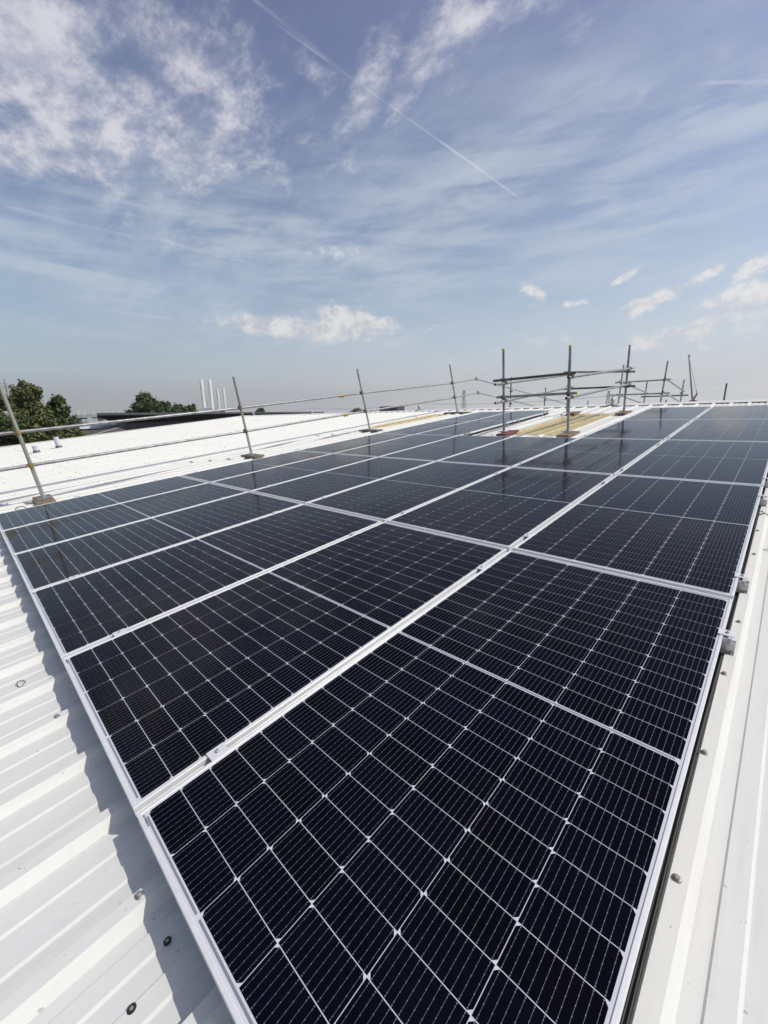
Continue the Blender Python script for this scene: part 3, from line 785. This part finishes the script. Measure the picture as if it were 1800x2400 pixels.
for x_, z_, ph in ((.006, .012, 0), (.0175, .021, 1.3)):
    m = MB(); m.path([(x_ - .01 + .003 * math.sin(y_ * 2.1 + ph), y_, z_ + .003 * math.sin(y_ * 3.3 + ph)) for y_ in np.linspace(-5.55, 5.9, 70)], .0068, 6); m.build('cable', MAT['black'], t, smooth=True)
# lifeline along the ridge
lb_ = (-11, YR, CROWN + .02)
ll = local_thing('roof_lifeline', 'thin steel safety wire on squat anchor posts along the ridge', 'safety line', lb_)
anch = [(-3.67, YR - .30), (-11.15, YR), (-18.7, YR), (-25.0, YR)]
for i, (x, y) in enumerate(anch):
    p = Vector((x, y, CROWN + .018)) - Vector(lb_)
    m = MB(); m.lathe(p, [(.16, 0), (.16, .006), (.058, .008), (.055, .16), (.048, .18), (.022, .20), (.022, .245), (.035, .25), (.035, .262), (.008, .265)], 14); m.build('anchor_post', MAT['mill'], ll, smooth=True)
tops = [Vector((x, y, CROWN + .27)) - Vector(lb_) for x, y in anch]
for a, b in zip(tops[:-1], tops[1:]):
    pts = [a.lerp(b, k / 10) + Vector((0, 0, -.10 * math.sin(math.pi * k / 10))) for k in range(11)]
    m = MB(); m.path(pts, .0052, 5); m.build('wire', MAT['darksteel'], ll)
# vents near the left verge
def vent(label, x, y, h, r, cowl):
    t = local_thing('roof_vent', label, 'roof vent', (x, y, PAN), 'vents near the left roof verge')
    m = MB(); m.box((0, 0, .006), (.62, .55, .012)); m.build('flashing_plate', MAT['flash'], t)
    m = MB(); m.lathe((0, 0, .012), [(r * 1.35, 0), (r * 1.2, .06), (r * 1.05, .10)], 16); m.build('collar', MAT['darksteel'], t)
    m = MB(); m.lathe((0, 0, .02), [(r, 0), (r, h - .03), (r * (1.0 if not cowl else 1.18), h - .03), (r * (.98 if not cowl else 1.1), h), (r * .8, h + .002)], 16); m.build('pipe', MAT['backsheet'], t, smooth=True)
vent('taller white roof vent pipe near the left verge', -20.0, 2.59, .42, .085, False)
vent('shorter capped roof vent near the left verge, closer to the guardrail', -18.95, 1.79, .25, .085, True)
# grey box unit right behind the ridge
t = thing('vent_box', 'small grey flat box standing behind the ridge between guardrail posts', 'vent', L2W((-13.1, YR + .4, -.1)))
m = MB(); m.box((0, 0, .09), (1.1, .5, .24)); m.build('casing', MAT['wall'], t)

# ------------------------------------------------------------------ trees
def tree(label, base, height, crown_r, trunk_r, n_leaf, size, mat, group, seed, squash=1.0, lean=0.0, low=.12, name='tree', clumps=34):
    rr = random.Random(seed); t = thing(name, label, 'tree', base, group)
    H = height; tr_ = MB(); pts = [(0, 0, 0), (.02 * H * rr.uniform(-1, 1), .02 * H * rr.uniform(-1, 1), H * .3), (lean * H * .4, .02 * H, H * .6), (lean * H, 0, H * .92)]
    rad = [trunk_r, trunk_r * .8, trunk_r * .5, trunk_r * .12]
    for i in range(3): tr_.tube(pts[i], pts[i + 1], rad[i], 9, rad[i + 1], caps=False)
    cl = []
    for k in range(clumps):
        # clump centres spread through an uneven ovoid
        zf = low + (1 - low) * rr.random() ** .85
        env = math.sin(math.pi * min(1, max(.06, (zf - low * .4) / (1.04 - low * .4)) ** .82)) ** .62
        a = rr.uniform(0, 2 * math.pi); rd = crown_r * env * rr.uniform(.15, 1.0) ** .6 * (1 + .22 * math.sin(3 * a + seed))
        c = Vector((rd * math.cos(a) + lean * H * zf, rd * math.sin(a) * squash, H * zf)); cr = crown_r * rr.uniform(.10, .24) * (1.15 - .4 * zf)
        cl.append((c, cr))
        if k % 2 == 0:
            s0 = Vector((lean * H * zf * .6, 0, H * max(.12, zf - .22))); tr_.tube(s0, c, trunk_r * .22, 5, trunk_r * .05, caps=False)
    tr_.build('trunk', MAT['bark'], t)
    cen = np.array([c[:] for c, _ in cl]); crs = np.array([r_ for _, r_ in cl])
    rs = np.random.RandomState(seed)
    idx = rs.choice(len(cl), n_leaf, p=crs ** 2 / (crs ** 2).sum())
    v = rs.normal(size=(n_leaf, 3)); v /= np.linalg.norm(v, axis=1)[:, None]
    rad_ = rs.uniform(.25, 1.0, n_leaf) ** .45
    P = cen[idx] + v * (crs[idx] * rad_)[:, None] * np.array([1, 1, 1.25])
    # stray shoots break the outline
    stray = rs.rand(n_leaf) < .16; P[stray] += (v[stray] + np.array([0, 0, .4])) * (crs[idx][stray] * rs.uniform(.1, .8, stray.sum()))[:, None]
    nrm = v * .55 + rs.normal(size=(n_leaf, 3)) * .6 + np.array([0, 0, .35]); nrm /= np.linalg.norm(nrm, axis=1)[:, None]
    tt = np.cross(nrm, rs.normal(size=(n_leaf, 3))); tt /= np.linalg.norm(tt, axis=1)[:, None]; bb = np.cross(nrm, tt)
    s1 = (size * rs.uniform(.6, 1.35, n_leaf))[:, None]
    V = np.stack([P - tt * s1, P - bb * s1 * .5, P + tt * s1, P + bb * s1 * .5], 1).reshape(-1, 3)
    F = np.arange(n_leaf * 4).reshape(-1, 4)
    me = bpy.data.meshes.new('crown'); me.vertices.add(len(V)); me.vertices.foreach_set('co', V.ravel())
    me.loops.add(n_leaf * 4); me.loops.foreach_set('vertex_index', F.ravel()); me.polygons.add(n_leaf); me.polygons.foreach_set('loop_start', np.arange(n_leaf) * 4)
    me.update(); me.validate(); me.materials.append(mat)
    o = bpy.data.objects.new('crown', me); col.objects.link(o); o.parent = t
    return t
GZ = -7.6
def tree_at(label, u, vtop, dist, crown_w_px, n_leaf, size, mat, group, seed, **kw):
    top = at(u, vtop, dist); H = top.z - GZ; r_ = crown_w_px / 2 * dist / 957 / 1.06
    k = kw.pop('k', 1.0)
    return tree(label, (top.x, top.y, GZ), H, r_ * k, H * .028, n_leaf, size, mat, group, seed, **kw)
G1 = 'broad trees beyond the left verge'
tree_at('tallest olive green tree behind the guardrail post at the left', 52, 898, 42, 88, 34000, .13, MAT['leaf'], G1, 3, clumps=150, low=.2)
tree_at('tree cut by the left picture edge, left of the tallest tree', -22, 905, 38, 95, 30000, .13, MAT['leaf'], G1, 5, clumps=140, low=.2)
tree_at('darker tree with a pointed top, right end of the left clump', 134, 937, 46, 66, 26000, .14, MAT['leaf2'], G1, 8, clumps=120, low=.2)
tree_at('low bushy tree in front of the clump, just over the verge', 95, 985, 36, 110, 22000, .15, MAT['leaf'], G1, 11, clumps=110, low=.25)
tree_at('low bushy tree at the lower left of the clump', 10, 985, 34, 110, 20000, .15, MAT['leaf2'], G1, 13, clumps=110, low=.25)
tree_at('small bushy tree between the clump and the brown hipped roof', 160, 1000, 44, 62, 12000, .16, MAT['leaf'], G1, 15, clumps=90, low=.25)
G2 = 'trees behind the dark building'
tree_at('tallest green tree over the dark building roof', 338, 931, 135, 72, 12000, .42, MAT['leaf2'], G2, 21, clumps=110, low=.35)
tree_at('rounded green tree right of the tallest over the dark roof', 385, 946, 140, 62, 9000, .42, MAT['leaf2'], G2, 22, clumps=90, low=.35)
tree_at('low tree over the dark roof, second from its right end', 418, 952, 150, 50, 7000, .42, MAT['leaf2'], G2, 23, clumps=80, low=.4)
tree_at('lowest darkest tree nearest the bridge towers', 447, 953, 170, 44, 6000, .48, MAT['leaf2'], G2, 24, clumps=70, low=.4)
tree_at('distant low tree just right of the second guardrail post', 608, 960, 260, 40, 4000, .6, MAT['leaf2'], G2, 25, clumps=50, low=.4)
tree_at('distant tree top peeping over the ridge left of the third guardrail post', 835, 960, 240, 46, 4000, .6, MAT['leaf2'], G2, 26, clumps=50, low=.4)

# ------------------------------------------------------------------ buildings beyond
def quad_box(mb, P, z0, z1):
    """prism over a ground polygon"""
    n = len(P); mb.add([(x, y, z0) for x, y in P] + [(x, y, z1) for x, y in P], [tuple(reversed(range(n))), tuple(range(n, 2 * n))] + [(i, (i + 1) % n, n + (i + 1) % n, n + i) for i in range(n)])
A_ = at(228, 972, 58); B_ = at(760, 966, 125)
db = thing('dark_building', 'long dark flat-roofed building with a deep black overhanging soffit beyond the verge', 'building', (A_.x, A_.y, GZ))
def rel(p): return (p[0] - A_.x, p[1] - A_.y)
ab = Vector((B_.x - A_.x, B_.y - A_.y)).normalized(); nn = Vector((-ab.y, ab.x))
nn = Vector((A_.x, A_.y)).normalized()
L_ab = Vector((B_.x - A_.x, B_.y - A_.y)).length
ztop = 2.02 - GZ
def poly(i0, i1, d0, d1): return [tuple(ab * i0 + nn * d0), tuple(ab * (L_ab - i1) + nn * d0), tuple(ab * (L_ab - i1) + nn * d1), tuple(ab * i0 + nn * d1)]
m = MB(); quad_box(m, poly(0, 0, 0, 34), ztop - .28, ztop); m.build('roof_fascia', MAT['darkroof'], db)
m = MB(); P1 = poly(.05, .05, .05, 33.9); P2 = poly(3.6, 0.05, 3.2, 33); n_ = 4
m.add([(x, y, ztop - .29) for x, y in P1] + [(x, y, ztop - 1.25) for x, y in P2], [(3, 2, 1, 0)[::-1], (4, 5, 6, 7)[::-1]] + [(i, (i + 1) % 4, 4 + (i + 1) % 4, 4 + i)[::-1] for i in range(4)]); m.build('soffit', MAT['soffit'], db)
m = MB(); quad_box(m, poly(3.9, 0.2, 3.5, 32), 0, ztop - 1.26); m.build('wall', MAT['wall'], db)
for k in range(0):
    m = MB(); p = ab * (3.9 + .02 + k * 1.6) + nn * 3.47; rot = Matrix.Rotation(math.atan2(ab.y, ab.x), 3, 'Z')
    m.box((p.x, p.y, (ztop - 1.3) / 2), (.10, .07, ztop - 1.34), rot); m.build('cladding_joint', MAT['darkroof'], db)
# brown hipped roof in front of it
Cc = at(235, 1012, 52)
bh = thing('brown_roofed_house', 'low building with a brown hipped roof between the trees and the dark building', 'building', (Cc.x, Cc.y, GZ))
d1 = Vector((at(300, 1000, 52).x - at(170, 1000, 52).x, at(300, 1000, 52).y - at(170, 1000, 52).y)).normalized(); d2 = Vector((-d1.y, d1.x))
if d2.dot(Vector((Cc.x, Cc.y))) < 0: d2 = -d2
za = at(250, 1004, 56).z - GZ
def c2(a, b, z): p = d1 * a + d2 * b; return (p.x, p.y, z)
m = MB(); m.add([c2(-9, -6, za - 2.7), c2(6.5, -6, za - 2.7), c2(6.5, 9, za - 2.7), c2(-9, 9, za - 2.7), c2(-7, 2, za - .35), c2(1.6, 2, za)], [(0, 1, 5, 4), (1, 2, 5), (2, 3, 4, 5), (3, 0, 4)]); m.build('roof', MAT['brownroof'], bh)
m = MB(); m.path([c2(1.6, 2, za + .03), c2(-9, -6, za - 2.66)], .07, 5); m.path([c2(1.6, 2, za + .03), c2(6.5, -6, za - 2.66)], .07, 5); m.build('hip_capping', MAT['concrete'], bh)
m = MB(); quad_box(m, [c2(-8.7, -5.7, 0)[:2], c2(6.2, -5.7, 0)[:2], c2(6.2, 8.7, 0)[:2], c2(-8.7, 8.7, 0)[:2]], 0, za - 2.72); m.build('wall', MAT['concrete'], bh)
# white low warehouses
def lowshed(label, u0, u1, vt, vb, dist, mat, wallm):
    p, q_ = at(u0, vt, dist), at(u1, vt, dist); t = thing('low_warehouse', label, 'building', (p.x, p.y, GZ)); d = Vector((q_.x - p.x, q_.y - p.y)); nd = Vector((-d.y, d.x)).normalized()
    if nd.dot(Vector((p.x, p.y))) < 0: nd = -nd
    zt = p.z - GZ; ze = at(u0, vb, dist).z - GZ; pp = [Vector((0, 0)), d, d + nd * 30, nd * 30]
    m = MB(); quad_box(m, [tuple(x) for x in pp], 0, ze); m.build('wall', wallm, t)
    m = MB(); a, b, c, e_ = pp; mid0 = (a + e_) / 2; mid1 = (b + c) / 2
    m.add([(*(a - nd * .4), ze + .01), (*(b - nd * .4), ze + .01), (*mid1, zt), (*mid0, zt), (*(c + nd * .4), ze + .01), (*(e_ + nd * .4), ze + .01)], [(0, 1, 2, 3), (3, 2, 4, 5), (1, 4, 2), (0, 3, 5)]); m.build('roof', mat, t)
lowshed('long low white shed roof seen under the viaduct beside the trees', 176, 290, 999, 1006, 80, MAT['whiteroof'], MAT['concrete'])
lowshed('pale grey industrial shed further off behind the white shed', 205, 262, 987, 994, 150, MAT['flash'], MAT['brick'])

# ------------------------------------------------------------------ viaduct, bridge, pylons, crane
va, vb_ = at(120, 974, 300), at(330, 966, 420)
vd = thing('road_viaduct', 'concrete road viaduct crossing behind the trees and the dark building', 'viaduct', (va.x, va.y, GZ))
dv = Vector((vb_.x - va.x, vb_.y - va.y)); L_v = dv.length; dvn = dv.normalized(); nv = Vector((-dvn.y, dvn.x))
if nv.dot(Vector((va.x, va.y))) < 0: nv = -nv
z0v, z1v = va.z - GZ, vb_.z - GZ
def vp(s_, o_, z): p = dvn * s_ + nv * o_; return (p.x, p.y, z)
m = MB(); vs = []
for s_, z in ((-120, z0v - (z1v - z0v) * 120 / L_v), (L_v * 2.2, z1v + (z1v - z0v) * 1.0)):
    vs += [vp(s_, 0, z), vp(s_, 12, z), vp(s_, 12, z - 1.9), vp(s_, 0, z - 1.9)]
m.add(vs, [(0, 1, 5, 4), (1, 2, 6, 5), (2, 3, 7, 6), (3, 0, 4, 7), (0, 3, 2, 1), (4, 5, 6, 7)]); m.build('deck', MAT['concrete'], vd)
for k in range(9):
    s_ = -20 + k * 30; zt = z0v + (z1v - z0v) * s_ / L_v - 1.9
    m = MB(); p = vp(s_, 6, 0); m.box((p[0], p[1], zt / 2), (3, 3, zt)); m.box((p[0], p[1], zt - .6), (4, 9, 1.1), Matrix.Rotation(math.atan2(nv.y, nv.x) - math.pi / 2, 3, 'Z')); m.build('pier', MAT['concrete'], vd)
for i, (u, vt) in enumerate([(183, 962), (197, 962), (218, 963), (232, 961), (249, 962), (264, 961), (279, 960), (294, 961)]):
    f_ = (u - 120) / 210.; d_ = 300 + 120 * f_
    tp = at(u, vt, d_); t = thing('street_lamp', 'distant pale lamp column on the viaduct, %s from the left' % ORD[i], 'street lamp', (tp.x, tp.y, tp.z - 7.6), 'lamp columns along the viaduct')
    m = MB(); m.tube((0, 0, -.5), (0, 0, 7.6), .22, 6, .14); m.build('column', MAT['pylon'], t)
    m = MB(); m.box((.5, 0, 7.6), (1.2, .4, .2)); m.build('lamp_head', MAT['pylon'], t)
# cable-stayed bridge
tw = [((471.5, 890), (479.5, 957), 1240), ((490.5, 889), (500.5, 957), 1240), ((509, 911), (514, 955), 1850), ((523.5, 910.5), (529, 957), 1850)]
dk = at(480, 955.5, 1240)
br = thing('cable_stayed_bridge', 'cable-stayed bridge with four tall white towers on the hazy horizon', 'bridge', (dk.x, dk.y, GZ))
o3 = Vector((dk.x, dk.y, GZ)); tops_, bots_ = [], []
for (pt, pb_, D) in tw:
    a = at(*pt, D); wd = 6.3 if D < 1500 else 7.5
    tops_.append(a - o3); m = MB(); m.box((a.x - o3.x, a.y - o3.y, (a.z - GZ) / 2), (wd, wd, a.z - GZ)); m.build('tower', MAT['pylon'], br)
zd = dk.z - GZ
mid1 = (tops_[0] + tops_[1]) / 2; mid2 = (tops_[2] + tops_[3]) / 2; dd = Vector((mid2.x - mid1.x, mid2.y - mid1.y)).normalized(); dn = Vector((-dd.y, dd.x))
m = MB(); s0 = Vector((mid1.x, mid1.y)) - dd * 420; s1 = Vector((mid2.x, mid2.y)) + dd * 500
m.add([(*(s0 + dn * 10), zd - 18), (*(s0 - dn * 10), zd - 18), (*(Vector((mid1.x, mid1.y)) - dn * 10), zd), (*(Vector((mid1.x, mid1.y)) + dn * 10), zd), (*(Vector((mid2.x, mid2.y)) - dn * 10), zd), (*(Vector((mid2.x, mid2.y)) + dn * 10), zd), (*(s1 - dn * 10), zd - 22), (*(s1 + dn * 10), zd - 22)] +
      [(*(s0 + dn * 10), zd - 22), (*(s0 - dn * 10), zd - 22), (*(Vector((mid1.x, mid1.y)) - dn * 10), zd - 4), (*(Vector((mid1.x, mid1.y)) + dn * 10), zd - 4), (*(Vector((mid2.x, mid2.y)) - dn * 10), zd - 4), (*(Vector((mid2.x, mid2.y)) + dn * 10), zd - 4), (*(s1 - dn * 10), zd - 26), (*(s1 + dn * 10), zd - 26)],
      [(0, 1, 2, 3), (3, 2, 4, 5), (5, 4, 6, 7), (8, 11, 10, 9), (11, 13, 12, 10), (13, 15, 14, 12), (0, 3, 11, 8), (3, 5, 13, 11), (5, 7, 15, 13), (1, 9, 10, 2), (2, 10, 12, 4), (4, 12, 14, 6), (0, 8, 9, 1), (6, 14, 15, 7)])
m.build('deck', MAT['concrete'], br)
m = MB()
for i, tp in enumerate(tops_):
    sgn = 1
    for k in range(1, 7):
        for sg in (-1, 1):
            q_ = Vector((tp.x, tp.y)) + dd * sg * (28 * k); m.tube((tp.x, tp.y, tp.z - 4 - (6 - k) * 4), (q_.x, q_.y, zd - (3 if sg < 0 else 0)), .16, 4)
m.build('stay_cable', MAT['lattice'], br, kind='stuff')
# electricity pylons, far
def lattice(label, u, vt, vb, dist, wpx):
    tp = at(u, vt, dist); t = thing('electricity_pylon', label, 'pylon', (tp.x, tp.y, GZ), 'far lattice pylons')
    H = tp.z - GZ; w0 = wpx * dist / 957; m = MB()
    for sx, sy in ((-1, -1), (1, -1), (1, 1), (-1, 1)): m.tube((sx * w0 * .5, sy * w0 * .5, 0), (sx * w0 * .14, sy * w0 * .14, H), w0 * .045, 4)
    n = 9
    for k in range(n):
        a, b = k / n, (k + 1) / n; wa, wb = w0 * (.5 - .36 * a), w0 * (.5 - .36 * b)
        for s_ in (-1, 1):
            m.tube((-wa * s_, -wa, H * a), (wb * s_, -wb, H * b), w0 * .028, 4); m.tube((-wa * s_, wa, H * a), (wb * s_, wb, H * b), w0 * .028, 4)
    m.build('mast', MAT['lattice'], t)
    m = MB()
    for zf, ww in ((.78, .9), (.88, .7), (.97, .5)): m.tube((-w0 * ww, 0, H * zf), (w0 * ww, 0, H * zf), w0 * .03, 4)
    m.build('cross_arm', MAT['lattice'], t)
lattice('faint lattice pylon on the horizon left of the near cage', 1087.5, 915, 955, 900, 9)
lattice('faint lattice pylon on the horizon seen through the near cage', 1427, 916, 950, 900, 8)
# crane
ct = at(1614.5, 835, 320); cbp = at(1624.5, 938, 320)
cr = thing('tower_crane', 'distant crane with a tall raised pale boom behind the ridge', 'crane', (cbp.x, cbp.y, GZ))
o3 = Vector((cbp.x, cbp.y, GZ)); T_ = ct - o3; Bt = cbp - o3
m = MB(); m.tube(Bt - Vector((0, 0, 1.5)), T_, .75, 4, .40); m.build('boom', MAT['cranewhite'], cr)
m = MB(); p = at(1612.5, 834.5, 320) - o3; q_ = at(1617.5, 833, 320) - o3; m.tube(p, q_, .42, 6); m.build('boom_head', MAT['cranered'], cr)
m = MB(); p = at(1634, 922, 320) - o3; m.tube(Bt, p, .65, 4, .5); m.build('mast', MAT['cranered'], cr)
m = MB(); p2 = at(1631, 911, 320) - o3; m.tube(p, p2, .35, 4, .2); m.build('counter_jib', MAT['cranewhite'], cr)
m = MB(); m.box((Bt.x, Bt.y, Bt.z / 2 - .5), (3.4, 3.4, Bt.z + 1.0)); m.build('base', MAT['cranered'], cr)
m = MB(); m.tube(T_, p2, .10, 4); m.build('pendant_line', MAT['lattice'], cr)
# aerial by the left trees
ap = at(9, 888, 39.5); t = thing('aerial', 'spindly dark aerial standing up between the left trees', 'aerial', (ap.x, ap.y, GZ))
m = MB(); m.tube((0, 0, 0), (0, 0, ap.z - GZ), .03, 5); m.build('mast', MAT['lattice'], t)
m = MB(); q_ = at(20, 909, 39.5); r_ = at(4, 906, 39.5); m.tube((q_.x - ap.x, q_.y - ap.y, q_.z - GZ), (r_.x - ap.x, r_.y - ap.y, r_.z - GZ), .025, 4)
for k in range(5):
    f_ = k / 4; a = Vector((q_.x - ap.x, q_.y - ap.y, q_.z - GZ)).lerp(Vector((r_.x - ap.x, r_.y - ap.y, r_.z - GZ)), f_); m.tube(a - Vector((0, 0, .3)), a + Vector((0, 0, .3)), .014, 4)
m.build('array', MAT['lattice'], t)

# ------------------------------------------------------------------ the hazy air
hm = bpy.data.materials.new('haze_air'); hm.use_nodes = True; ht = hm.node_tree; ht.nodes.clear()
hv = ht.nodes.new('ShaderNodeVolumePrincipled'); hv.inputs['Color'].default_value = (.90, .91, .93, 1); hv.inputs['Density'].default_value = .00024; hv.inputs['Anisotropy'].default_value = .35
ho = ht.nodes.new('ShaderNodeOutputMaterial'); ht.links.new(hv.outputs[0], ho.inputs['Volume'])
h_ = MB(); h_.box((-900, 1100, 85), (4200, 3000, 187.2)); ob = h_.build('haze', hm); ob['kind'] = 'stuff'
